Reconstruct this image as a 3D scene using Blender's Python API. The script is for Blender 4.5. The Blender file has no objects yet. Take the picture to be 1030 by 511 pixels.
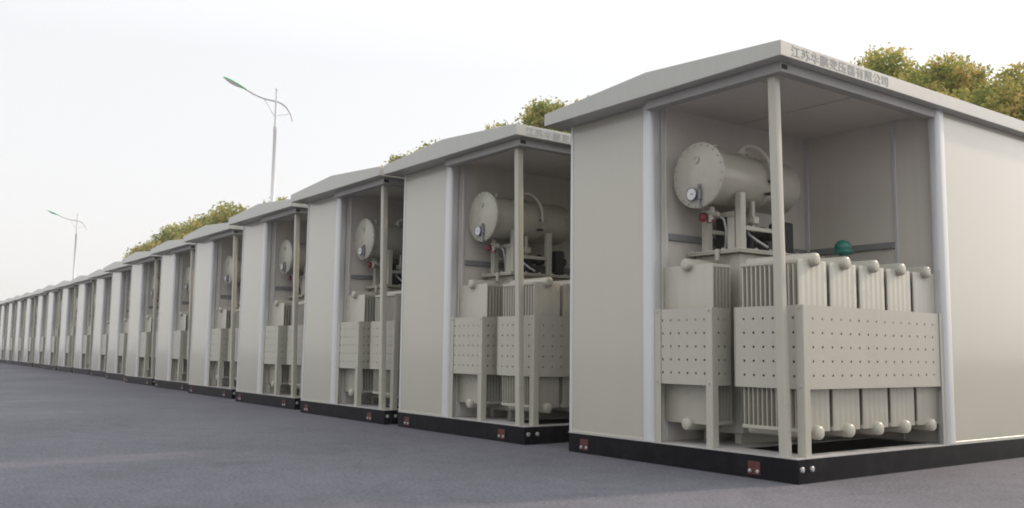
import bpy, bmesh, math, random
import numpy as np
from mathutils import Vector, Matrix

random.seed(7)
SC = bpy.context.scene
COL = SC.collection
R = math.radians

# ------------------------------------------------------------------ materials
def mat(name, color, rough=0.5, metal=0.0, spec=0.5, tint=0.0, wave=0.0, dirt=0.0, coat=0.0):
    m = bpy.data.materials.new(name); m.use_nodes = True
    nt = m.node_tree; N = nt.nodes; L = nt.links
    b = N['Principled BSDF']
    b.inputs['Base Color'].default_value = (*color, 1)
    b.inputs['Roughness'].default_value = rough
    b.inputs['Metallic'].default_value = metal
    b.inputs['Specular IOR Level'].default_value = spec
    b.inputs['Coat Weight'].default_value = coat; b.inputs['Coat Roughness'].default_value = .11
    tc = N.new('ShaderNodeTexCoord')
    last = None
    if dirt > 0:
        n = N.new('ShaderNodeTexNoise'); n.inputs['Scale'].default_value = 1.7; n.inputs['Detail'].default_value = 6
        L.new(tc.outputs['Object'], n.inputs['Vector'])
        mp = N.new('ShaderNodeMapping'); mp.inputs['Scale'].default_value = (9, 9, .35)
        L.new(tc.outputs['Object'], mp.inputs['Vector'])
        n2 = N.new('ShaderNodeTexNoise'); n2.inputs['Scale'].default_value = 1.0; n2.inputs['Detail'].default_value = 5
        L.new(mp.outputs[0], n2.inputs['Vector'])
        ad = N.new('ShaderNodeMath'); ad.operation = 'ADD'
        L.new(n.outputs['Fac'], ad.inputs[0]); L.new(n2.outputs['Fac'], ad.inputs[1])
        mr = N.new('ShaderNodeMapRange'); mr.inputs['From Min'].default_value = .7; mr.inputs['From Max'].default_value = 1.35
        mr.inputs['To Min'].default_value = 1 - dirt; mr.inputs['To Max'].default_value = 1 + dirt * .5
        L.new(ad.outputs[0], mr.inputs['Value'])
        mx = N.new('ShaderNodeVectorMath'); mx.operation = 'SCALE'; mx.inputs[0].default_value = color
        L.new(mr.outputs[0], mx.inputs['Scale'])
        last = mx.outputs[0]
        rr = N.new('ShaderNodeMapRange'); rr.inputs['To Min'].default_value = rough * .8; rr.inputs['To Max'].default_value = rough * 1.3
        L.new(n.outputs['Fac'], rr.inputs['Value']); L.new(rr.outputs[0], b.inputs['Roughness'])
    if tint > 0:
        oi = N.new('ShaderNodeObjectInfo')
        mr = N.new('ShaderNodeMapRange'); mr.inputs['To Min'].default_value = 1 - tint; mr.inputs['To Max'].default_value = 1 + tint
        L.new(oi.outputs['Random'], mr.inputs['Value'])
        mx = N.new('ShaderNodeVectorMath'); mx.operation = 'SCALE'; mx.inputs[0].default_value = color
        if last: L.new(last, mx.inputs[0])
        L.new(mr.outputs[0], mx.inputs['Scale']); last = mx.outputs[0]
    if last: L.new(last, b.inputs['Base Color'])
    if wave > 0:
        n = N.new('ShaderNodeTexNoise'); n.inputs['Scale'].default_value = .7; n.inputs['Detail'].default_value = .5
        L.new(tc.outputs['Object'], n.inputs['Vector'])
        bp = N.new('ShaderNodeBump'); bp.inputs['Strength'].default_value = wave; bp.inputs['Distance'].default_value = .02
        L.new(n.outputs['Fac'], bp.inputs['Height']); L.new(bp.outputs[0], b.inputs['Normal'])
    return m

M = dict(
    panel=mat('panel_paint', (.44, .42, .352), .32, 0, .5, tint=.04, wave=.12, dirt=.022, coat=1.0),
    inner=mat('inner_panel_paint', (.62, .585, .53), .4, 0, .4, wave=.3, dirt=.05),
    roof=mat('roof_paint', (.42, .42, .385), .4, 0, .4, dirt=.04, coat=.5),
    beam=mat('beam_paint_eave_shade', (.36, .35, .335), .5, dirt=.08),  # darker than the roof paint: shade under the eave put into the colour
    alu=mat('anodised_column', (.60, .605, .61), .3, .2, .5, wave=.15, dirt=.04),
    steel=mat('transformer_paint', (.435, .418, .352), .28, 0, .5, dirt=.05),
    guard=mat('guard_paint', (.43, .415, .352), .3, 0, .5, wave=.15, dirt=.04),
    black=mat('black_base_paint', (.004, .004, .007), .4, 0, .1, dirt=.3),
    sill=mat('base_plate_paint', (.42, .41, .40), .5, dirt=.12),
    red=mat('red_plate_paint', (.10, .022, .02), .6, dirt=.25),
    bolt=mat('zinc_bolt', (.42, .42, .42), .45, .4),
    dark=mat('dark_rubber_and_shade', (.02, .02, .02), .6),  # also colours in the shade of the beam end and leg gaps
    rail=mat('grey_rail', (.23, .23, .24), .5),
    green=mat('green_cap_paint', (.02, .17, .13), .3),
    white=mat('white_enamel', (.62, .62, .62), .3),
    letter=mat('faded_blue_grey_letters', (.325, .33, .335), .6),
    valve=mat('red_valve_paint', (.2, .025, .03), .4),
    blue=mat('blue_grey_fitting', (.17, .175, .2), .4),
    galv=mat('lamp_pole_paint', (.66, .67, .69), .45, .1),
    lampgreen=mat('lamp_housing_green', (.36, .70, .50), .45),
)

def dusty_black():
    m = mat('black_base_paint', (.004, .004, .007), .42, 0, .12)
    nt = m.node_tree; N = nt.nodes; L = nt.links; b = N['Principled BSDF']
    tc = N.new('ShaderNodeTexCoord'); n = N.new('ShaderNodeTexNoise'); n.inputs['Scale'].default_value = 3.5; n.inputs['Detail'].default_value = 8; n.inputs['Roughness'].default_value = .7
    L.new(tc.outputs['Object'], n.inputs['Vector'])
    cr = N.new('ShaderNodeValToRGB'); e = cr.color_ramp.elements
    e[0].position = .48; e[0].color = (.004, .004, .007, 1); e[1].position = .8; e[1].color = (.018, .017, .018, 1)
    L.new(n.outputs['Fac'], cr.inputs[0]); L.new(cr.outputs[0], b.inputs['Base Color'])
    return m
M['black'] = dusty_black()

# ------------------------------------------------------------------ mesh helpers
class MB:
    """collects shapes in one bmesh; build() links them as one mesh object"""
    def __init__(s): s.bm = bmesh.new()
    def box(s, x0, x1, y0, y1, z0, z1, bev=0.0, seg=1):
        g = bmesh.ops.create_cube(s.bm, size=1.0)
        for v in g['verts']:
            v.co = Vector(((x0 + x1) / 2 + v.co.x * (x1 - x0), (y0 + y1) / 2 + v.co.y * (y1 - y0), (z0 + z1) / 2 + v.co.z * (z1 - z0)))
        if bev > 0:
            es = list({e for v in g['verts'] for e in v.link_edges})
            bmesh.ops.bevel(s.bm, geom=es, offset=bev, segments=seg, profile=.5, affect='EDGES', clamp_overlap=True)
        return s
    def rings(s, rings, cap=True):
        vs = [[s.bm.verts.new(p) for p in r] for r in rings]
        n = len(vs[0])
        for a, b in zip(vs, vs[1:]):
            for i in range(n):
                s.bm.faces.new((a[i], a[(i + 1) % n], b[(i + 1) % n], b[i]))
        if cap:
            s.bm.faces.new(vs[0][::-1]); s.bm.faces.new(vs[-1])
        return s
    def lathe(s, p, axis, prof, n=20):
        """prof: list of (distance along axis, radius)"""
        p = Vector(p); a = Vector(axis).normalized()
        t = Vector((0, 0, 1)) if abs(a.z) < .9 else Vector((1, 0, 0))
        u = a.cross(t).normalized(); w = a.cross(u)
        rr = []
        for d, r in prof:
            r = max(r, 1e-4)
            rr.append([p + a * d + (u * math.cos(2 * math.pi * k / n) + w * math.sin(2 * math.pi * k / n)) * r for k in range(n)])
        return s.rings(rr)
    def cyl(s, p0, p1, r, n=14, r1=None):
        p0 = Vector(p0); p1 = Vector(p1); d = p1 - p0
        return s.lathe(p0, d, [(0, r), (d.length, r if r1 is None else r1)], n)
    def tube(s, pts, rad, n=8):
        pts = [Vector(p) for p in pts]
        if not isinstance(rad, (list, tuple)): rad = [rad] * len(pts)
        rr = []
        prev = None
        for i, p in enumerate(pts):
            d = (pts[min(i + 1, len(pts) - 1)] - pts[max(i - 1, 0)]).normalized()
            if prev is None:
                t = Vector((0, 0, 1)) if abs(d.z) < .9 else Vector((1, 0, 0))
                u = d.cross(t).normalized()
            else:
                u = (prev - d * prev.dot(d)).normalized()
            prev = u; w = d.cross(u)
            rr.append([p + (u * math.cos(2 * math.pi * k / n) + w * math.sin(2 * math.pi * k / n)) * rad[i] for k in range(n)])
        return s.rings(rr)
    def prism(s, poly, axis, a0, a1):
        """poly of 2D points in the plane across axis ('X': (y,z), 'Y': (x,z), 'Z': (x,y))"""
        def P(q, a):
            return {'X': (a, q[0], q[1]), 'Y': (q[0], a, q[1]), 'Z': (q[0], q[1], a)}[axis]
        return s.rings([[P(q, a0) for q in poly], [P(q, a1) for q in poly]])
    def build(s, name, m, parent=None, smooth=None):
        bmesh.ops.recalc_face_normals(s.bm, faces=s.bm.faces[:])
        me = bpy.data.meshes.new(name); s.bm.to_mesh(me); s.bm.free()
        me.materials.append(m)
        if smooth is not None:
            me.polygons.foreach_set('use_smooth', [True] * len(me.polygons))
            me.set_sharp_from_angle(angle=R(smooth))
        o = bpy.data.objects.new(name, me); COL.objects.link(o)
        if parent: o.parent = parent
        return o

def empty(name, loc=(0, 0, 0)):
    o = bpy.data.objects.new(name, None); COL.objects.link(o); o.location = loc
    o.empty_display_size = .2
    return o

def tag(o, label=None, cat=None, group=None, kind=None):
    if label: o['label'] = label
    if cat: o['category'] = cat
    if group: o['group'] = group
    if kind: o['kind'] = kind
    return o

CH = {}
def kids(o): return [c for c in ALLOBJ() if c.parent == o]
def ALLOBJ(): return list(COL.objects)
def tree_of(o):
    """children map of a finished prototype, read once"""
    mp = {}
    for c in COL.objects:
        if c.parent: mp.setdefault(c.parent.name, []).append(c)
    return mp
def copy_thing(o, mp, parent=None):
    c = o.copy(); COL.objects.link(c)
    if parent: c.parent = parent
    for ch in mp.get(o.name, []): copy_thing(ch, mp, c)
    return c

def perforated(mb, o, u, v, n, wu, hv, nu, nv, mu, mv, rad, th):
    """perforated sheet: real holes. o corner, u/v unit dirs, n outward normal"""
    o, u, v, n = Vector(o), Vector(u), Vector(v), Vector(n)
    xs = [0] + ([mu + (wu - 2 * mu) * k / nu for k in range(nu + 1)]) + [wu]
    ys = [0] + ([mv + (hv - 2 * mv) * k / nv for k in range(nv + 1)]) + [hv]
    bm = mb.bm
    def P(a, b, d=0): return bm.verts.new(o + u * a + v * b - n * d)
    for i in range(len(xs) - 1):
        for j in range(len(ys) - 1):
            x0, x1, y0, y1 = xs[i], xs[i + 1], ys[j], ys[j + 1]
            if 1 <= i <= nu and 1 <= j <= nv:
                cx, cy = (x0 + x1) / 2, (y0 + y1) / 2
                outer = [(x1, cy), (x1, y1), (cx, y1), (x0, y1), (x0, cy), (x0, y0), (cx, y0), (x1, y0)]
                inner = [(cx + rad * math.cos(k * math.pi / 4), cy + rad * math.sin(k * math.pi / 4)) for k in range(8)]
                for d in (0, th):
                    A = [P(*q, d) for q in outer]; B = [P(*q, d) for q in inner]
                    for k in range(8):
                        bm.faces.new((A[k], A[(k + 1) % 8], B[(k + 1) % 8], B[k]))
                A = [P(*q, 0) for q in inner]; B = [P(*q, th) for q in inner]
                for k in range(8): bm.faces.new((A[k], A[(k + 1) % 8], B[(k + 1) % 8], B[k]))
            else:
                for d in (0, th):
                    bm.faces.new([P(x0, y0, d), P(x1, y0, d), P(x1, y1, d), P(x0, y1, d)])
    e = [(0, 0), (wu, 0), (wu, hv), (0, hv)]
    A = [P(*q, 0) for q in e]; B = [P(*q, th) for q in e]
    for k in range(4): bm.faces.new((A[k], A[(k + 1) % 4], B[(k + 1) % 4], B[k]))

# ------------------------------------------------------------------ cabinet (local origin: near front corner on the ground)
W, HB, WC, YC, LEN = 3.867, .276, 2.263, 3.23, 7.9
ZF0, ZF1, ZR = 4.709, 4.885, 5.02            # fascia bottom, fascia top, ridge
OX, OXL, OY = .124, .21, .327                # roof overhangs
ZC = 4.70                                     # ceiling

def rounded_rect(x0, x1, y0, y1, r, n=5):
    pts = []
    for cx, cy, a0 in ((x1 - r, y1 - r, 0), (x0 + r, y1 - r, 90), (x0 + r, y0 + r, 180), (x1 - r, y0 + r, 270)):
        for k in range(n + 1):
            a = R(a0 + 90 * k / n); pts.append((cx + r * math.cos(a), cy + r * math.sin(a)))
    return pts

def make_cabinet():
    t = empty('transformer_cabinet')
    # base: hollow black skid with an oil pit under the radiators
    bs = MB().box(-W, 0, 0, .14, 0, HB - .012, .006); bs.box(-W, 0, LEN - .14, LEN, 0, HB - .012, .006)
    bs.box(-W, -W + .14, .1402, LEN - .1402, 0, HB - .012); bs.box(-.14, 0, .1402, LEN - .1402, 0, HB - .012)
    base = bs.build('base_frame', M['black'], t)
    MB().box(-W + .15, -.15, .15, LEN - .15, .01, .03).build('oil_pit', M['dark'], t)
    fp = MB(); zt = HB - .0125; e = .004; px0, px1, py0, py1 = -1.12, -.25, .45, YC - .02
    fp.box(-W - e, px0, -e, LEN + e, zt, HB); fp.box(px1, e, -e, LEN + e, zt, HB); fp.box(px0, px1, -e, py0, zt, HB); fp.box(px0, px1, py1, LEN + e, zt, HB)
    fp.build('floor_plate', M['sill'], t)
    for x in (-3.52, -.585):
        g = MB().box(x - .085, x + .085, -.014, -.001, .045, .195, .003).build('earthing_plate', M['red'], t)
        for dx in (-.055, .055):
            MB().lathe((x + dx, -.014, .085), (0, -1, 0), [(0, .022), (.012, .022), (.018, .014)], 8).build('bolt', M['bolt'], g)
    for y in (.06, .235):
        MB().lathe((.002, y, .155), (1, 0, 0), [(0, .031), (.02, .031), (.028, .022)], 14).build('lifting_boss', M['bolt'], t, 30)
    # walls
    z0, z1 = HB, ZF0 - .003
    MB().box(-W + .054, -WC - .11, .02, .08, z0 + .026, z1).build('front_panel', M['panel'], t)
    MB().box(-W + .02, -WC - .11, .012, .085, z0, z0 + .026, .003).build('bottom_trim', M['panel'], t)
    MB().prism(rounded_rect(-W, -W + .056, .004, .11, .018, 3), 'Z', z0, z1).build('edge_trim', M['alu'], t, 40)
    MB().box(-W + .005, -W + .065, .11, LEN - .05, z0, z1).build('left_wall', M['panel'], t)
    MB().box(-W + .02, -.02, LEN - .07, LEN - .01, z0, z1).build('back_wall', M['panel'], t)
    MB().box(-.08, -.02, YC + .123, LEN - .07, z0 + .026, z1).build('right_panel', M['panel'], t)
    MB().box(-.085, -.012, YC + .12, LEN - .07, z0, z0 + .026, .003).build('bottom_trim', M['panel'], t)
    MB().prism(rounded_rect(-.078, 0, LEN - .1, LEN, .02, 3), 'Z', z0, z1).build('edge_trim', M['alu'], t, 40)
    # bay: divider wall, rear wall, ceiling
    MB().box(-2.26, -2.2, .18, YC + .14, z0, ZC).build('divider_wall', M['inner'], t)
    MB().box(-2.2, -.14, YC + .08, YC + .14, z0, ZC).build('rear_wall', M['inner'], t)
    c = MB()
    for y0, y1 in ((.02, 1.735), (1.765, YC + .14)):
        c.box(-2.26, -.02, y0, y1, ZC, ZC + .007)
    c.build('ceiling', M['inner'], t)
    for x, w in ((-2.198, .07), (-.74, .05)):
        MB().box(x, x + w, YC + .06, YC + .079, z0, ZC, .004).build('joint_strip', M['alu'], t)
    MB().box(-2.199, -2.185, .25, .3, z0, ZC, .004).build('joint_strip', M['alu'], t)
    r = MB().box(-2.199, -2.16, .31, YC + .05, 2.90, 2.99, .006)
    r.box(-2.1, -.745, YC + .03, YC + .079, 2.90, 2.99, .006); r.build('cable_rail', M['rail'], t)
    # rounded light columns
    MB().prism(rounded_rect(-WC - .125, -WC + .075, -.012, .19, .062, 6), 'Z', z0, z1).build('corner_column', M['alu'], t, 50)
    MB().prism(rounded_rect(-.16, .012, YC - .075, YC + .125, .06, 6), 'Z', z0, z1).build('corner_column', M['alu'], t, 50)
    # beams over the open bay and the corner post
    zb0 = 4.592
    b = MB().box(-WC + .09, -.012, -.15, .0, zb0, ZF0 - .001, .004)
    b.box(-.15, -.012, .0002, YC - .09, zb0 + .002, ZF0 - .001, .004)
    bm_ = b.build('eave_beam', M['beam'], t)
    MB().box(-.0119, -.0105, -.135, -.03, 4.622, 4.68).build('opening_shade_plate', M['dark'], bm_)  # dark plate painting in the shade of the hollow beam end
    pm = MB(); sec = rounded_rect(PX - .052, PX + .052, PY - .052, PY + .052, .012, 3)
    pm.rings([[(x, y, HB) for x, y in sec], [(x - .01, y - .075, zb0 - .016) for x, y in sec]])
    p = pm.build('corner_post', M['steel'], t, 40)
    MB().box(PX - .19, PX + .06, PY - .13, PY + .04, zb0 - .016, zb0 - .001, .003).build('cap_plate', M['steel'], p)
    MB().box(PX - .075, PX + .075, PY - .058, PY + .09, HB, HB + .012, .003).build('foot_plate', M['steel'], p)
    # roof with gable front and fascia lip
    x0, x1, xm = -W - OXL, OX, -1.976
    y0, y1 = -OY, LEN + .3
    rf = MB().prism([(x0, ZF0), (x1, ZF0), (x1, ZF1), (xm, ZR), (x0, ZF1)], 'Y', y0, y1)
    roof = rf.build('roof', M['roof'], t)
    bv = roof.modifiers.new('bevel', 'BEVEL'); bv.width = .006; bv.segments = 1; bv.limit_method = 'ANGLE'
    # lettering on the right fascia
    cu = bpy.data.curves.new('fascia_lettering', 'FONT'); cu.body = '\u6c5f\u82cf\u534e\u9e4f\u53d8\u538b\u5668\u6709\u9650\u516c\u53f8'
    cu.size = .165; cu.space_character = 1.04; cu.extrude = .0015
    tmp = bpy.data.objects.new('tmp_text', cu); COL.objects.link(tmp)
    bpy.context.view_layer.update()
    me = bpy.data.meshes.new_from_object(tmp.evaluated_get(bpy.context.evaluated_depsgraph_get()))
    bpy.data.objects.remove(tmp)
    me.materials.clear(); me.materials.append(M['letter'])
    xs = [v.co.x for v in me.vertices]; ys = [v.co.y for v in me.vertices]
    sx = 1.93 / (max(xs) - min(xs)); sy = .128 / (max(ys) - min(ys)); mnx, mny = min(xs), min(ys)
    for v in me.vertices:
        a, bq, d = v.co
        v.co = (OX + .0025 + d, -.13 + (a - mnx) * sx, ZF0 + .024 + (bq - mny) * sy)
    lt = bpy.data.objects.new('fascia_lettering', me); COL.objects.link(lt); lt.parent = roof
    # perforated guard: sheets on angle legs
    gz0, gz1 = 1.02, 1.965; h = gz1 - gz0
    XA, XB, YA = -2.185, -1.225, .045
    g1 = MB(); perforated(g1, (XA, YA, gz0), (1, 0, 0), (0, 0, 1), (0, -1, 0), XB - XA, h, 6, 5, .06, .06, .0155, .004)
    perforated(g1, (XB, YA, gz0), (0, 1, 0), (0, 0, 1), (1, 0, 0), .33, h, 2, 5, .06, .06, .0155, .004)
    g1.build('guard_sheet', M['guard'], t)
    XS, YS = -.995, .19
    XE, YE = -.035, YC - .13
    g2 = MB(); perforated(g2, (XS, YS, gz0), (1, 0, 0), (0, 0, 1), (0, -1, 0), XE - XS, h, 6, 5, .06, .06, .0155, .004)
    g2.build('guard_sheet', M['guard'], t)
    g3 = MB(); perforated(g3, (XE, YS, gz0), (0, 1, 0), (0, 0, 1), (1, 0, 0), YE - YS, h, 15, 5, .09, .07, .0155, .004)
    g3.build('guard_sheet', M['guard'], t)
    def leg(x, y, sx_, sy_):
        l = MB(); a = .105
        l.box(min(x, x + sx_ * a), max(x, x + sx_ * a), min(y, y + sy_ * .008), max(y, y + sy_ * .008), HB, gz1 + .004, .002)
        l.box(min(x, x + sx_ * .008), max(x, x + sx_ * .008), min(y + sy_ * .0082, y + sy_ * a), max(y + sy_ * .0082, y + sy_ * a), HB, gz1 + .004, .002)
        for z in (gz0 + .03, gz1 - .03):
            l.lathe((x + sx_ * .05, y, z), (0, -1, 0), [(0, .014), (.01, .014), (.014, .008)], 8)
        l.build('guard_leg', M['guard'], t)
    leg(XA - .003, YA - .012, 1, 1); leg(XB + .003, YA - .012, -1, 1)
    MB().box(XS - .011, XS - .003, YS - .008, YS + .06, gz0, gz1, .002).build('guard_flange', M['guard'], t)
    leg(XE + .012, YS - .012, -1, 1)
    l = MB().box(XE + .004, XE + .012, YE - .02, YE + .045, HB, gz1 + .004, .002); l.build('guard_leg', M['guard'], t)
    return t

PX, PY = -.205, .06

# ------------------------------------------------------------------ transformer standing in the bay
def fluted_plate(w, th, nfl=5, amp=.0022):
    """closed cross-section (a along width, b thickness)"""
    top, bot = [], []
    n = nfl * 4
    for k in range(n + 1):
        a = -w / 2 + w * k / n
        e = min(1, min(k, n - k) / 1.5)
        d = (th / 2 + amp * math.cos(2 * math.pi * nfl * k / n) * -1 * e) * (.75 + .25 * e)
        top.append((a, d)); bot.append((a, -d))
    return top + bot[::-1]

def radiator(t, fx, n, step, w, z0, z1, pipe_back, bars=True):
    """fx(a,b,z): a across the plates, b backwards from the front plate"""
    m = MB(); th = .022
    sec = fluted_plate(w, th)
    for i in range(n):
        b0 = th / 2 + i * step
        prof = [(z0, .8), (z0 + .008, 1), (z1 - .008, 1), (z1, .8)]
        m.rings([[Vector(fx(a * (.985 if k < 1 else 1), b0 + bb * k, z)) for a, bb in sec] for z, k in prof])
    if bars:
        for z in (z0 + .005, z1 - .045):
            for sgn in (-1, 1):
                q = [fx(sgn * w / 2 + da, bb, zz) for da in (-.012, .006) for bb in (.01, (n - 1) * step + .03) for zz in (z, z + .04)]
                lo = [min(c[k] for c in q) for k in range(3)]; hi = [max(c[k] for c in q) for k in range(3)]
                m.box(lo[0], hi[0], lo[1], hi[1], lo[2], hi[2], .004)
    rad = m.build('radiator', M['steel'], t, 35)
    for z in (z1 + .005, z0 - .005):
        hp = MB()
        p0, p1 = Vector(fx(0, -.07, z)), Vector(fx(0, pipe_back, z))
        d = (p1 - p0).length
        hp.lathe(p0, p1 - p0, [(0, .05), (.006, .066), (.02, .077), (.05, .08), (d, .08)], 18)
        hp.build('header_pipe', M['steel'], rad, 50)
    return rad

def make_transformer():
    t = empty('power_transformer', (-1.1, 1.6, HB))
    P = MB()
    # tank: body, stiffeners, cover
    tk = MB().box(-2.12, -1.36, .74, 3.05, .40, 2.70, .015)
    for y in (1.1, 1.6, 2.1, 2.6): tk.box(-1.36, -1.30, y - .02, y + .02, .45, 2.62)
    for x in (-2.0, -1.48): tk.box(x - .05, x + .05, .80, 3.0, HB, .40)
    tk.build('tank', M['steel'], t)
    cv = MB().box(-2.17, -1.27, .64, 3.10, 2.70, 2.722, .003); cv.box(-2.17, -1.27, .64, 3.10, 2.726, 2.752, .003)
    for k in range(9):
        y = .7 + k * .29; cv.lathe((-1.30, y, 2.752), (0, 0, 1), [(0, .022), (.018, .022), (.022, .015)], 6)
    for k in range(4):
        cv.lathe((-2.1 + k * .26, .672, 2.752), (0, 0, 1), [(0, .022), (.018, .022), (.022, .015)], 6)
    cover = cv.build('tank_cover', M['steel'], t)
    # radiators: one towards the road, five towards the open right side
    radiator(t, lambda a, b, z: (-1.772 + a, .215 + b, z), 6, .062, .83, .53, 2.53, .56)
    for k in range(5):
        yc = .505 + k * .600
        radiator(t, lambda a, b, z, yc=yc: (-.115 - b, yc + a, z), 13, .066, .528, .535, 2.495, 1.26 if k else .9)
    rail = MB()
    for z in (.66, 2.40): rail.box(-1.0, -.98, .24, 3.06, z, z + .04)
    # conservator on legs
    CX, CZ, CR = -1.69, 3.705, .362
    y0, y1 = .36, 1.95
    cs = MB().lathe((CX, y0 + .03, CZ), (0, 1, 0), [(0, CR), (y1 - y0, CR), (y1 - y0 + .06, CR * .9), (y1 - y0 + .09, CR * .6)], 48)
    cs.lathe((CX, 1.35, CZ), (0, 1, 0), [(0, CR + .003), (.02, CR + .003)], 48)
    cons = cs.build('conservator', M['steel'], t, 40)
    fl = MB().lathe((CX, y0 - .03, CZ), (0, 1, 0), [(0, .425), (.004, .43), (.03, .43), (.0301, .424), (.055, .424), (.055, .36)], 56)
    for k in range(22):
        a = 2 * math.pi * k / 22
        fl.lathe((CX + .40 * math.cos(a), y0 - .03, CZ + .40 * math.sin(a)), (0, -1, 0), [(0, .013), (.012, .013), (.016, .008)], 6)
    fl.lathe((CX - .02, y0 - .03, CZ + .21), (0, -1, 0), [(0, .048), (.016, .048), (.017, .03), (.008, .03)], 16)
    fl.build('end_flange', M['steel'], cons, 40)
    gx, gz = CX - .075, CZ - .245
    gg = MB().lathe((gx, y0 - .03, gz), (0, -1, 0), [(0, .04), (.02, .04), (.02, .088), (.05, .088), (.054, .082), (.046, .076)], 24)
    ga = gg.build('oil_gauge', M['blue'], cons, 40)
    MB().lathe((gx, y0 - .075, gz), (0, -1, 0), [(0, .075), (.005, .075)], 24).build('gauge_dial', M['white'], ga, 40)
    MB().box(gx - .004, gx + .03, y0 - .084, y0 - .0812, gz - .006, gz + .006).build('gauge_needle', M['dark'], ga)
    f = MB().box(gx + .10, gx + .15, y0 - .07, y0 - .03, gz - .09, gz + .06, .01)
    f.cyl((gx + .12, y0 - .06, gz + .06), (gx + .12, y0 - .06, gz + .12), .02, 10)
    f.cyl((gx + .12, y0 - .06, gz - .09), (gx + .14, y0 - .05, gz - .2), .015, 10); f.build('gauge_fitting', M['blue'], cons, 40)
    v = MB().lathe((CX + .0, y0 + .22, CZ - CR - .03), (0, 0, -1), [(0, .045), (.06, .045), (.061, .075), (.085, .075), (.086, .04), (.2, .04)], 16)
    v.cyl((CX, y0 + .22, CZ - CR - .13), (CX + .12, y0 + .22, CZ - CR - .13), .03, 12); v.build('drain_fitting', M['steel'], cons, 40)
    vr = MB().lathe((CX - .09, y0 + .2, CZ - CR - .16), (0, -1, 0), [(-.03, .03), (0, .05), (.03, .068), (.06, .06), (.075, .03)], 14)
    vr.box(CX - .06, CX + .07, y0 + .19, y0 + .22, CZ - CR - .24, CZ - CR - .2, .006); vr.build('red_valve', M['valve'], cons, 40)
    # breather pipe loop on top
    tb = MB().lathe((CX + .12, 1.07, CZ + CR - .06), (0, 0, 1), [(0, .05), (.05, .05), (.051, .085), (.07, .085), (.071, .045), (.12, .045)], 16)
    tb.tube([(CX + .12, 1.07, CZ + CR + .03), (CX + .125, 1.085, CZ + CR + .075), (CX + .15, 1.11, CZ + CR + .1), (CX + .2, 1.16, CZ + CR + .105), (CX + .26, 1.21, CZ + CR + .075), (CX + .32, 1.26, CZ + CR + .01), (CX + .37, 1.3, CZ + CR - .09), (CX + .4, 1.325, CZ + CR - .22), (CX + .405, 1.33, CZ + .02)], .028, 10)
    tb.lathe((CX + .405, 1.33, CZ + .03), (0, 0, -1), [(0, .06), (.02, .06), (.021, .03), (.08, .03)], 12)
    tb.build('breather_pipe', M['steel'], cons, 50)
    MB().lathe((CX + .1, .55, CZ + CR - .02), (0, 0, 1), [(0, .03), (.05, .03), (.051, .045), (.07, .045)], 10).build('vent_plug', M['steel'], cons, 50)
    br = MB().box(CX + .30, CX + .41, 1.29, 1.37, CZ - .03, CZ - .01, .004); br.box(CX + .33, CX + .43, 1.25, 1.33, CZ - .20, CZ - .17, .004)
    br.build('pipe_bracket', M['dark'], cons)
    # legs
    def cleg(x, y, w=.07):
        l = MB(); zt = CZ - math.sqrt(max(CR ** 2 - (x - CX) ** 2, .01)) - .06
        l.box(x - w, x + w, y, y + .012, 2.752, zt, .003); l.box(x - w, x - w + .012, y + .0122, y + .1, 2.752, zt, .003); l.box(x + w - .012, x + w, y + .0122, y + .1, 2.752, zt, .003)
        l.build('support_leg', M['steel'], t)
    for y in (.72, 1.47):
        cleg(-1.365, y, .045); cleg(-1.93, y, .05)
    sp = MB().box(-1.36, -1.325, .83, 1.46, 3.0, 3.055, .004); sp.box(-1.93, -1.89, .83, 1.46, 3.0, 3.055, .004)
    sp.box(-1.56, -1.436, .735, .75, 2.752, 3.18, .003); sp.box(-1.87, -1.436, .735, .75, 3.185, 3.25, .003)
    sp.build('support_rail', M['steel'], t)
    # gear between the legs
    q = MB().box(-1.47, -1.34, 1.0, 1.12, 3.1, 3.2, .01); q.cyl((-1.405, .999, 3.15), (-1.405, .975, 3.15), .035, 12); q.cyl((-1.405, 1.06, 3.0), (-1.405, 1.06, 3.4), .03, 10)
    q.build('gas_relay', M['steel'], t, 40)
    q = MB().box(-2.1, -1.72, 1.12, 1.3, 2.80, 3.26, .02); q.box(-1.7, -1.42, 1.75, 1.95, 2.78, 3.2, .02); q.cyl((-1.62, 1.25, 3.02), (-1.62, 2.1, 3.02), .07, 14); q.lathe((-1.62, 1.5, 3.02), (0, 1, 0), [(0, .11), (.03, .11)], 16); q.lathe((-1.62, 1.8, 3.02), (0, 1, 0), [(0, .11), (.03, .11)], 16)  # pipes, plus dark boxes added to blacken the openings between the legs
    q.cyl((-1.62, 1.3, 2.75), (-1.62, 1.3, 3.02), .06, 12); q.cyl((-1.45, 1.6, 2.75), (-1.45, 1.6, 3.1), .045, 12); q.box(-1.55, -1.35, 1.3, 1.45, 2.752, 2.9, .01)
    q.build('oil_pipework_dark_boxes', M['dark'], t, 40)
    q = MB().tube([(-1.66, .80, 2.76), (-1.62, .78, 2.85), (-1.56, .72, 3.0), (-1.58, .7, 3.15), (-1.66, .66, 3.22)], .016, 8)
    q.tube([(-1.45, 1.0, 3.1), (-1.38, .95, 2.95), (-1.26, 1.0, 2.85), (-1.2, 1.1, 2.78)], .016, 8)
    q.build('signal_cable', M['bolt'], t, 60)
    # front lifting eye beside the road radiator
    MB().box(-1.66, -1.60, .60, .64, 2.60, 2.76, .008).build('lifting_eye', M['steel'], t)
    # green bell cap on the tank
    MB().lathe((-.98, 2.42, 2.55), (0, 0, 1), [(0, .05), (.22, .05), (.221, .12), (.25, .135), (.275, .12), (.276, .10), (.32, .115), (.35, .105), (.40, .07), (.42, .0)], 22).build('green_cap', M['green'], t, 40)
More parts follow.
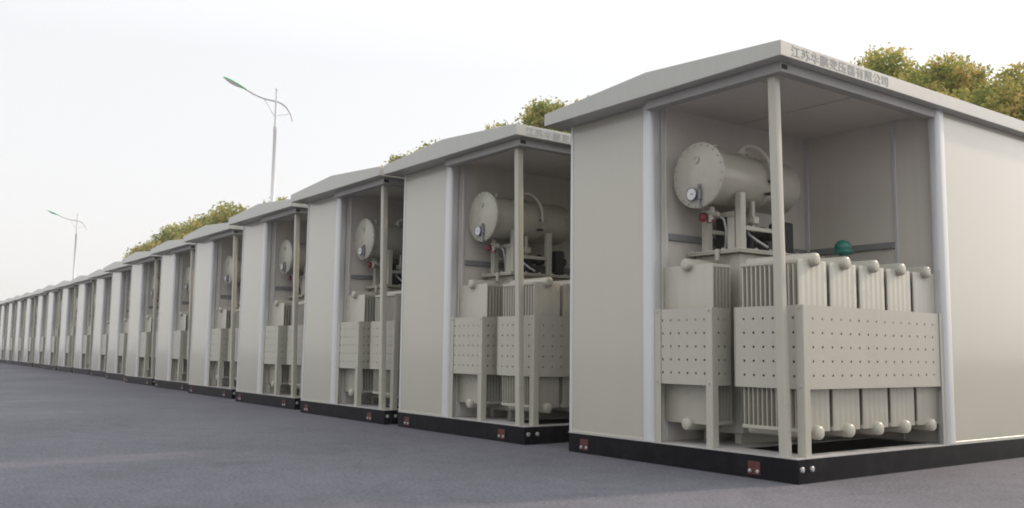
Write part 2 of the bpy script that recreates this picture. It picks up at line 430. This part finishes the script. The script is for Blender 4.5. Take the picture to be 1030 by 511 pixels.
    MB().cyl((-1.3, 2.42, 2.6), (-.96, 2.42, 2.6), .04, 12).build('cap_pipe', M['steel'], t, 40)
    # shift everything so the parts are local to the root
    off = Vector((-1.1, 1.6, HB))
    for o in COL.objects:
        if o.parent == t: o.location = -off
    return t

cab0 = make_cabinet()
tr0 = make_transformer()
bpy.context.view_layer.update()

# 18 units along the yard, each a little further back than the one before
UNITS = [(0, 0), (-4.86, -.03), (-9.17, -.07), (-13.87, .15), (-18.86, .45), (-23.61, .73), (-28.36, .89), (-33.11, 1.25), (-37.86, 1.62),
         (-42.61, 1.76), (-47.36, 1.86), (-52.11, 1.95), (-56.86, 2.14), (-61.61, 2.19), (-66.4, 2.3), (-71.2, 2.4), (-76.0, 2.5), (-80.8, 2.6)]
ORD = ['', 'second', 'third', 'fourth', 'fifth', 'sixth', 'seventh', 'eighth', 'ninth', 'tenth', 'eleventh', 'twelfth', 'thirteenth', 'fourteenth',
       'fifteenth', 'sixteenth', 'seventeenth']
mp = tree_of(None)
for i, (x, y) in enumerate(UNITS):
    c = cab0 if i == 0 else copy_thing(cab0, mp)
    t = tr0 if i == 0 else copy_thing(tr0, mp)
    c.location = (x, y, 0); t.location = (x - 1.1, y + 1.6, HB)
    if i == 0:
        lc = 'largest pale grey steel cabinet, nearest the camera, its long right side wall in view'
        lt = 'pale grey transformer in the nearest cabinet, green cap above its five radiators'
    elif i == len(UNITS) - 1:
        lc = 'tiny pale grey cabinet at the far end of the row, farthest from the camera'
        lt = 'pale grey transformer in the farthest cabinet at the end of the row'
    else:
        lc = 'pale grey gable roofed steel cabinet on black base, %s in the row from the camera' % ORD[i]
        lt = 'pale grey finned transformer standing inside the %s cabinet from the camera' % ORD[i]
        if i == 1:
            lc = 'pale grey cabinet directly behind the nearest one, lettering on its short visible fascia'
    tag(c, lc, 'cabinet', 'transformer cabinets in a row')
    tag(t, lt, 'transformer', 'transformers inside the cabinets')

# ------------------------------------------------------------------ street lamps behind the row
def make_lamp():
    t = empty('street_lamp')
    H = 15.66
    MB().lathe((0, 0, 0), (0, 0, 1), [(0, .2), (.02, .2), (.021, .16), (9, .125), (9.02, .115), (13.2, .095), (13.22, .11), (13.5, .11), (13.52, .075), (H - .12, .06), (H - .1, .085), (H, .06), (H + .03, .01)], 16).build('pole', M['galv'], t, 40)
    a = MB().tube([(0, .98, 13.95), (0, .86, 14.35), (0, .62, 14.66), (0, .3, 14.86), (0, 0, 14.92), (0, -.4, 14.93), (0, -.85, 14.98), (0, -1.3, 15.1), (0, -1.75, 15.28)], [.045, .055, .06, .065, .065, .065, .06, .058, .058], 10)
    a.tube([(0, -.03, 14.0), (0, -.25, 14.3), (0, -.4, 14.55), (0, -.7, 14.93)], .022, 8)
    a.tube([(0, .03, 14.1), (0, .3, 14.2), (0, .6, 14.25), (0, .8, 14.4)], .02, 8)
    a.build('arm', M['galv'], t, 60)
    # luminaire: flattened leaf-shaped housing
    p0 = Vector((0, -1.68, 15.25)); p1 = Vector((0, -3.0, 15.72)); d = (p1 - p0).normalized()
    up = Vector((1, 0, 0)).cross(d); up = up if up.z > 0 else -up
    prof = [(0, .055, .06), (.05, .09, .075), (.2, .16, .10), (.42, .22, .13), (.65, .23, .13), (.85, .17, .10), (.95, .10, .06), (1, .02, .015)]
    Ln = (p1 - p0).length
    m = MB(); rr = []
    for s, w, h in prof:
        c = p0 + d * Ln * s
        rr.append([c + Vector((1, 0, 0)) * w * math.cos(2 * math.pi * k / 16) + up * h * math.sin(2 * math.pi * k / 16) * (1 if math.sin(2 * math.pi * k / 16) > 0 else .35) for k in range(16)])
    m.rings(rr); hd = m.build('lamp_head', M['lampgreen'], t, 50)
    g = MB(); rr = []
    for s, w, h in [(.22, .10, .01), (.42, .17, .075), (.65, .18, .08), (.85, .12, .03)]:
        c = p0 + d * Ln * s - up * .035
        rr.append([c + Vector((1, 0, 0)) * w * math.cos(2 * math.pi * k / 12) + up * h * math.sin(2 * math.pi * k / 12) for k in range(12)])
    g.rings(rr).build('lamp_glass', M['white'], hd, 60)
    return t
lamp = make_lamp(); lamp.location = (-42.2, 10.6, 0); lamp.scale = (1.025,) * 3
tag(lamp, 'tall street lamp with green head and curved arm, taller looking of the two', 'street lamp', 'street lamps behind the row')
bpy.context.view_layer.update()
l2 = copy_thing(lamp, tree_of(None)); l2.location = (-98.0, 11.3, 0); l2.scale = (.98,) * 3
tag(l2, 'small faint street lamp with green head, far off above the end of the row', 'street lamp', 'street lamps behind the row')

# ------------------------------------------------------------------ trees
def leaf_material(name, cols):
    m = bpy.data.materials.new(name); m.use_nodes = True
    nt = m.node_tree; N = nt.nodes; L = nt.links
    for n in list(N):
        if n.type != 'OUTPUT_MATERIAL': N.remove(n)
    out = [n for n in N if n.type == 'OUTPUT_MATERIAL'][0]
    tc = N.new('ShaderNodeTexCoord'); nz = N.new('ShaderNodeTexNoise'); nz.inputs['Scale'].default_value = .75; nz.inputs['Detail'].default_value = 3
    L.new(tc.outputs['Object'], nz.inputs['Vector'])
    ge = N.new('ShaderNodeNewGeometry')
    mx = N.new('ShaderNodeMath'); mx.operation = 'MULTIPLY_ADD'; mx.inputs[1].default_value = .45
    L.new(ge.outputs['Random Per Island'], mx.inputs[0])
    sb = N.new('ShaderNodeMath'); sb.operation = 'MULTIPLY_ADD'; sb.inputs[1].default_value = 1.5; sb.inputs[2].default_value = -.47
    L.new(nz.outputs['Fac'], sb.inputs[0]); L.new(sb.outputs[0], mx.inputs[2])
    cr = N.new('ShaderNodeValToRGB'); el = cr.color_ramp.elements
    el[0].position = .15; el[0].color = (*cols[0], 1); el[1].position = .9; el[1].color = (*cols[-1], 1)
    for k, c in enumerate(cols[1:-1]):
        e = el.new(.15 + .75 * (k + 1) / (len(cols) - 1)); e.color = (*c, 1)
    L.new(mx.outputs[0], cr.inputs[0])
    d = N.new('ShaderNodeBsdfDiffuse'); t = N.new('ShaderNodeBsdfTranslucent'); ms = N.new('ShaderNodeMixShader'); ms.inputs[0].default_value = .5
    L.new(cr.outputs[0], d.inputs[0]); L.new(cr.outputs[0], t.inputs[0])
    L.new(d.outputs[0], ms.inputs[1]); L.new(t.outputs[0], ms.inputs[2]); L.new(ms.outputs[0], out.inputs[0])
    return m
LEAF = leaf_material('autumn_leaves', [(.13, .17, .05), (.27, .30, .08), (.46, .41, .12), (.62, .42, .17)])
BARK = mat('bark', (.10, .08, .06), .9, dirt=.3)

def make_tree(name, seed, height, spread, lobes, leaves, size):
    rng = np.random.default_rng(seed); rd = random.Random(seed)
    t = empty(name)
    # crown lobes
    L = []
    for k in range(lobes):
        a = rd.uniform(0, 2 * math.pi); rr = spread * math.sqrt(rd.uniform(.02, .62))
        zz = height * (rd.uniform(.42, .86) - .22 * (rr / spread) ** 2)
        r = spread * rd.uniform(.34, .52)
        L.append((rr * math.cos(a), rr * math.sin(a), min(zz, height - r * .8), r))
    L.append((0, 0, height - spread * .42, spread * .42))
    for q in (.82, .72, .6):
        L.append((spread * rd.uniform(-.2, .2), spread * rd.uniform(-.2, .2), height * q, spread * rd.uniform(.5, .6)))
    tr = MB()
    tr.tube([(0, 0, -.1), (.03, 0, height * .2), (-.05, .04, height * .45), (.05, 0, height * .75)], [height * .016, height * .013, height * .010, height * .003], 10)
    for x, y, z, r in L:
        z0 = height * rd.uniform(.22, .42)
        tr.tube([(0, 0, z0), (x * .4, y * .4, z0 + (z - z0) * .55), (x * .85, y * .85, z)], [height * .007, height * .004, height * .0015], 6)
    tr.build('trunk', BARK, t, 60)
    # leaves: shells of twigs through every lobe
    per = leaves // len(L)
    C = []
    for x, y, z, r in L:
        ntw = max(30, per // 14)
        v = rng.normal(size=(ntw, 3)); v /= np.linalg.norm(v, axis=1)[:, None]
        rad = r * rng.uniform(.2, 1.08, ntw) ** .6
        tw = np.array([x, y, z]) + v * rad[:, None] * np.array([1, 1, .85])
        for c in tw:
            C.append(c + np.clip(rng.normal(size=(14, 3)), -1.7, 1.7) * size * 1.7)
    C = np.concatenate(C); n = len(C)
    u = rng.normal(size=(n, 3)); u /= np.linalg.norm(u, axis=1)[:, None]
    w = rng.normal(size=(n, 3)); w -= u * (u * w).sum(1)[:, None]; w /= np.linalg.norm(w, axis=1)[:, None]
    s = size * rng.uniform(.6, 1.25, n)[:, None]
    V = np.stack([C - u * s, C + w * s * .5, C + u * s, C - w * s * .5], 1).reshape(-1, 3)
    me = bpy.data.meshes.new('crown')
    me.vertices.add(4 * n); me.vertices.foreach_set('co', V.astype(np.float32).ravel())
    me.loops.add(4 * n); me.loops.foreach_set('vertex_index', np.arange(4 * n, dtype=np.int32))
    me.polygons.add(n); me.polygons.foreach_set('loop_start', np.arange(0, 4 * n, 4, dtype=np.int32))
    me.update(calc_edges=True); me.materials.append(LEAF)
    o = bpy.data.objects.new('crown', me); COL.objects.link(o); o.parent = t
    return t

protos = [make_tree('autumn_tree', 11, 11.3, 2.9, 20, 170000, .078), make_tree('autumn_tree', 23, 13.6, 3.0, 18, 100000, .115), make_tree('autumn_tree', 37, 13.8, 4.2, 24, 95000, .15)]
bpy.context.view_layer.update()
tmp_map = tree_of(None)
TREES = [  # proto, x, y, scale, turn, label
    (0, -9.95, 18.2, 1.01, 0, 'golden autumn tree behind the nearest cabinet, left lobe of that cluster'),
    (0, -7.9, 18.8, .955, 130, 'broad yellow and orange tree behind the nearest cabinet roof, middle of that cluster'),
    (0, -5.4, 18.0, .86, 250, 'lower golden tree over the right end of the nearest roof'),
    (1, -26.9, 18.0, .98, 40, 'yellow green tree rising in the gap between the first two cabinet roofs'),
    (1, -24.3, 18.6, .95, 200, 'ochre tree just left of the nearest roof corner, partly behind it'),
    (1, -30.9, 18.3, .955, 90, 'tree showing only a small tip above the second cabinet roof'),
    (1, -40.2, 18.0, .955, 10, 'ochre tree top above the left slope of the second cabinet roof'),
    (1, -37.5, 18.4, .975, 160, 'rusty tree top touching the second cabinet roof, right of its neighbour'),
    (2, -58.8, 18.2, .925, 20, 'tree showing only a small tip beside the nearer lamp pole'),
    (2, -70.2, 18.0, 1.0, 60, 'tall rounded golden tree left of the nearer street lamp'),
    (2, -77.0, 18.5, 1.0, 180, 'green and ochre tree joined to the left of the tall golden one'),
    (2, -85.0, 18.0, .985, 300, 'green tree sloping down to the left above the sixth cabinet roof'),
    (2, -92.5, 18.4, .935, 100, 'farthest and smallest tree, orange tinged, at the left end of the tree line'),
]
used = set()
for pi, x, y, s, rz, lab in TREES:
    o = protos[pi] if pi not in used else copy_thing(protos[pi], tmp_map)
    used.add(pi)
    o.location = (x, y, 0); o.scale = (s, s, s); o.rotation_euler = (0, 0, R(rz))
    tag(o, lab, 'tree', 'autumn trees behind the row')

# ------------------------------------------------------------------ ground
def asphalt():
    m = bpy.data.materials.new('asphalt'); m.use_nodes = True
    nt = m.node_tree; N = nt.nodes; L = nt.links; b = N['Principled BSDF']
    tc = N.new('ShaderNodeTexCoord')
    def noise(sc, det, mp=None):
        n = N.new('ShaderNodeTexNoise'); n.inputs['Scale'].default_value = sc; n.inputs['Detail'].default_value = det
        if mp:
            k = N.new('ShaderNodeMapping'); k.inputs['Scale'].default_value = mp; k.inputs['Rotation'].default_value = (0, 0, R(3))
            L.new(tc.outputs['Object'], k.inputs['Vector']); L.new(k.outputs[0], n.inputs['Vector'])
        else: L.new(tc.outputs['Object'], n.inputs['Vector'])
        return n
    big = noise(.22, 6); fine = noise(26, 4); vor = N.new('ShaderNodeTexVoronoi'); vor.inputs['Scale'].default_value = 60
    L.new(tc.outputs['Object'], vor.inputs['Vector'])
    mid = noise(3.2, 4)
    a = N.new('ShaderNodeMath'); a.operation = 'MULTIPLY_ADD'; a.inputs[1].default_value = .5; L.new(mid.outputs['Fac'], a.inputs[0]); L.new(big.outputs['Fac'], a.inputs[2])
    a2 = N.new('ShaderNodeMath'); a2.operation = 'MULTIPLY_ADD'; a2.inputs[1].default_value = 1.7; L.new(fine.outputs['Fac'], a2.inputs[0]); L.new(a.outputs[0], a2.inputs[2])
    cr = N.new('ShaderNodeValToRGB'); el = cr.color_ramp.elements
    mr = N.new('ShaderNodeMapRange'); mr.inputs['From Min'].default_value = .95; mr.inputs['From Max'].default_value = 2.2
    L.new(a2.outputs[0], mr.inputs['Value']); L.new(mr.outputs[0], cr.inputs[0])
    el[0].position = 0; el[0].color = (.043, .043, .052, 1); el[1].position = 1; el[1].color = (.168, .167, .194, 1)
    # worn wheel lanes, oil stains and hairline cracks
    st = noise(.55, 7); sr = N.new('ShaderNodeMapRange'); sr.inputs['From Min'].default_value = .60; sr.inputs['From Max'].default_value = .72
    sr.inputs['To Min'].default_value = 1.0; sr.inputs['To Max'].default_value = .80; L.new(st.outputs['Fac'], sr.inputs['Value'])
    wp = noise(1.3, 4); wv = N.new('ShaderNodeVectorMath'); wv.operation = 'MULTIPLY_ADD'; wv.inputs[1].default_value = (1.2, 1.2, 0)
    L.new(wp.outputs['Color'], wv.inputs[0]); L.new(tc.outputs['Object'], wv.inputs[2])
    ck = N.new('ShaderNodeTexVoronoi'); ck.feature = 'DISTANCE_TO_EDGE'; ck.inputs['Scale'].default_value = .16; L.new(wv.outputs[0], ck.inputs['Vector'])
    kr = N.new('ShaderNodeMapRange'); kr.inputs['From Min'].default_value = .0; kr.inputs['From Max'].default_value = .0035
    kr.inputs['To Min'].default_value = .78; kr.inputs['To Max'].default_value = 1.0; L.new(ck.outputs['Distance'], kr.inputs['Value'])
    mm = N.new('ShaderNodeMath'); mm.operation = 'MULTIPLY'; L.new(sr.outputs[0], mm.inputs[0]); L.new(kr.outputs[0], mm.inputs[1])
    sc_ = N.new('ShaderNodeVectorMath'); sc_.operation = 'SCALE'; L.new(cr.outputs[0], sc_.inputs[0]); L.new(mm.outputs[0], sc_.inputs['Scale'])
    L.new(sc_.outputs[0], b.inputs['Base Color']); b.inputs['Roughness'].default_value = .85; b.inputs['Specular IOR Level'].default_value = .3
    bp = N.new('ShaderNodeBump'); bp.inputs['Strength'].default_value = .5; bp.inputs['Distance'].default_value = .006
    L.new(vor.outputs['Distance'], bp.inputs['Height']); L.new(bp.outputs[0], b.inputs['Normal'])
    return m
g = MB()
vs = [g.bm.verts.new(p) for p in ((-400, -400, 0), (400, -400, 0), (400, 400, 0), (-400, 400, 0))]; g.bm.faces.new(vs)
tag(g.build('ground', asphalt()), kind='structure')

# ------------------------------------------------------------------ thin afternoon haze
HAZE = .0007
hm = bpy.data.materials.new('haze_air'); hm.use_nodes = True
hn = hm.node_tree.nodes
for n in list(hn):
    if n.type != 'OUTPUT_MATERIAL': hn.remove(n)
pv = hn.new('ShaderNodeVolumePrincipled'); pv.inputs['Color'].default_value = (.93, .93, .95, 1); pv.inputs['Density'].default_value = HAZE
pv.inputs['Anisotropy'].default_value = .3
hm.node_tree.links.new(pv.outputs[0], [n for n in hn if n.type == 'OUTPUT_MATERIAL'][0].inputs['Volume'])
hz = MB().box(-405, 405, -405, 405, -1, 17.5).build('haze', hm)
tag(hz, kind='stuff')

# ------------------------------------------------------------------ light, sky, camera
SKY_CLEAR, VEIL_LOW, VEIL_HIGH = .45, 6.25, 14.0
SUN_EL, SUN_AZ = 28.0, 11.0                     # azimuth measured from +Y towards +X
w = bpy.data.worlds.new('World'); SC.world = w; w.use_nodes = True
N = w.node_tree.nodes; L = w.node_tree.links
bg = N['Background']
sky = N.new('ShaderNodeTexSky'); sky.sky_type = 'NISHITA'; sky.sun_disc = False
sky.sun_elevation = R(SUN_EL); sky.sun_rotation = R(SUN_AZ)
sky.air_density = 1.0; sky.dust_density = 3.0; sky.ozone_density = 1.0; sky.altitude = 0
hs = N.new('ShaderNodeHueSaturation'); hs.inputs['Saturation'].default_value = .35; hs.inputs['Value'].default_value = SKY_CLEAR
L.new(sky.outputs[0], hs.inputs['Color'])
# thin bright overcast veil: palest at the horizon, brighter overhead
tc = N.new('ShaderNodeTexCoord'); sx = N.new('ShaderNodeSeparateXYZ'); L.new(tc.outputs['Generated'], sx.inputs[0])
mr = N.new('ShaderNodeMapRange'); mr.inputs['From Min'].default_value = .3; mr.inputs['From Max'].default_value = .95
mr.inputs['To Min'].default_value = VEIL_LOW; mr.inputs['To Max'].default_value = VEIL_HIGH
L.new(sx.outputs['Z'], mr.inputs['Value'])
m2 = N.new('ShaderNodeMapRange'); m2.inputs['From Min'].default_value = .0; m2.inputs['From Max'].default_value = .35
L.new(sx.outputs['Z'], m2.inputs['Value'])
vc = N.new('ShaderNodeMix'); vc.data_type = 'RGBA'; L.new(m2.outputs[0], vc.inputs['Factor'])
vc.inputs['A'].default_value = (1.02, .985, .965, 1); vc.inputs['B'].default_value = (.985, .99, 1.0, 1)
vs_ = N.new('ShaderNodeVectorMath'); vs_.operation = 'SCALE'; L.new(vc.outputs['Result'], vs_.inputs[0]); L.new(mr.outputs[0], vs_.inputs['Scale'])
ad = N.new('ShaderNodeVectorMath'); ad.operation = 'ADD'; L.new(hs.outputs[0], ad.inputs[0]); L.new(vs_.outputs[0], ad.inputs[1])
L.new(ad.outputs[0], bg.inputs['Color'])
bg.inputs['Strength'].default_value = .12

sd = bpy.data.lights.new('sun', 'SUN'); sd.energy = 2.8; sd.angle = R(2.5); sd.color = (1, .80, .60)
so = bpy.data.objects.new('sun', sd); COL.objects.link(so)
dv = Vector((math.sin(R(SUN_AZ)) * math.cos(R(SUN_EL)), math.cos(R(SUN_AZ)) * math.cos(R(SUN_EL)), math.sin(R(SUN_EL))))
so.rotation_euler = dv.to_track_quat('Z', 'Y').to_euler(); so.location = (0, 0, 30)

cd = bpy.data.cameras.new('camera'); co = bpy.data.objects.new('camera', cd); COL.objects.link(co)
r = Vector((0.59519996, 0.80348145, 0.01243292)); u = Vector((0.07806219, -0.07321155, 0.99425669)); d = Vector((-0.79977703, 0.590811, 0.10629704))
mw = Matrix(((r.x, u.x, -d.x, 6.26810274), (r.y, u.y, -d.y, -8.53075379), (r.z, u.z, -d.z, 1.4), (0, 0, 0, 1)))
co.matrix_world = mw
cd.sensor_width = 36; cd.lens = 36 * 918.3166 / 1030; cd.clip_start = .1; cd.clip_end = 3000
SC.camera = co
SC.view_settings.view_transform = 'Standard'; SC.view_settings.look = 'None'; SC.view_settings.gamma = 1; SC.view_settings.exposure = .04
SC.view_settings.use_curve_mapping = False
SC.cycles.filter_width = 1.9
SC.cycles.max_bounces = 8; SC.cycles.diffuse_bounces = 4
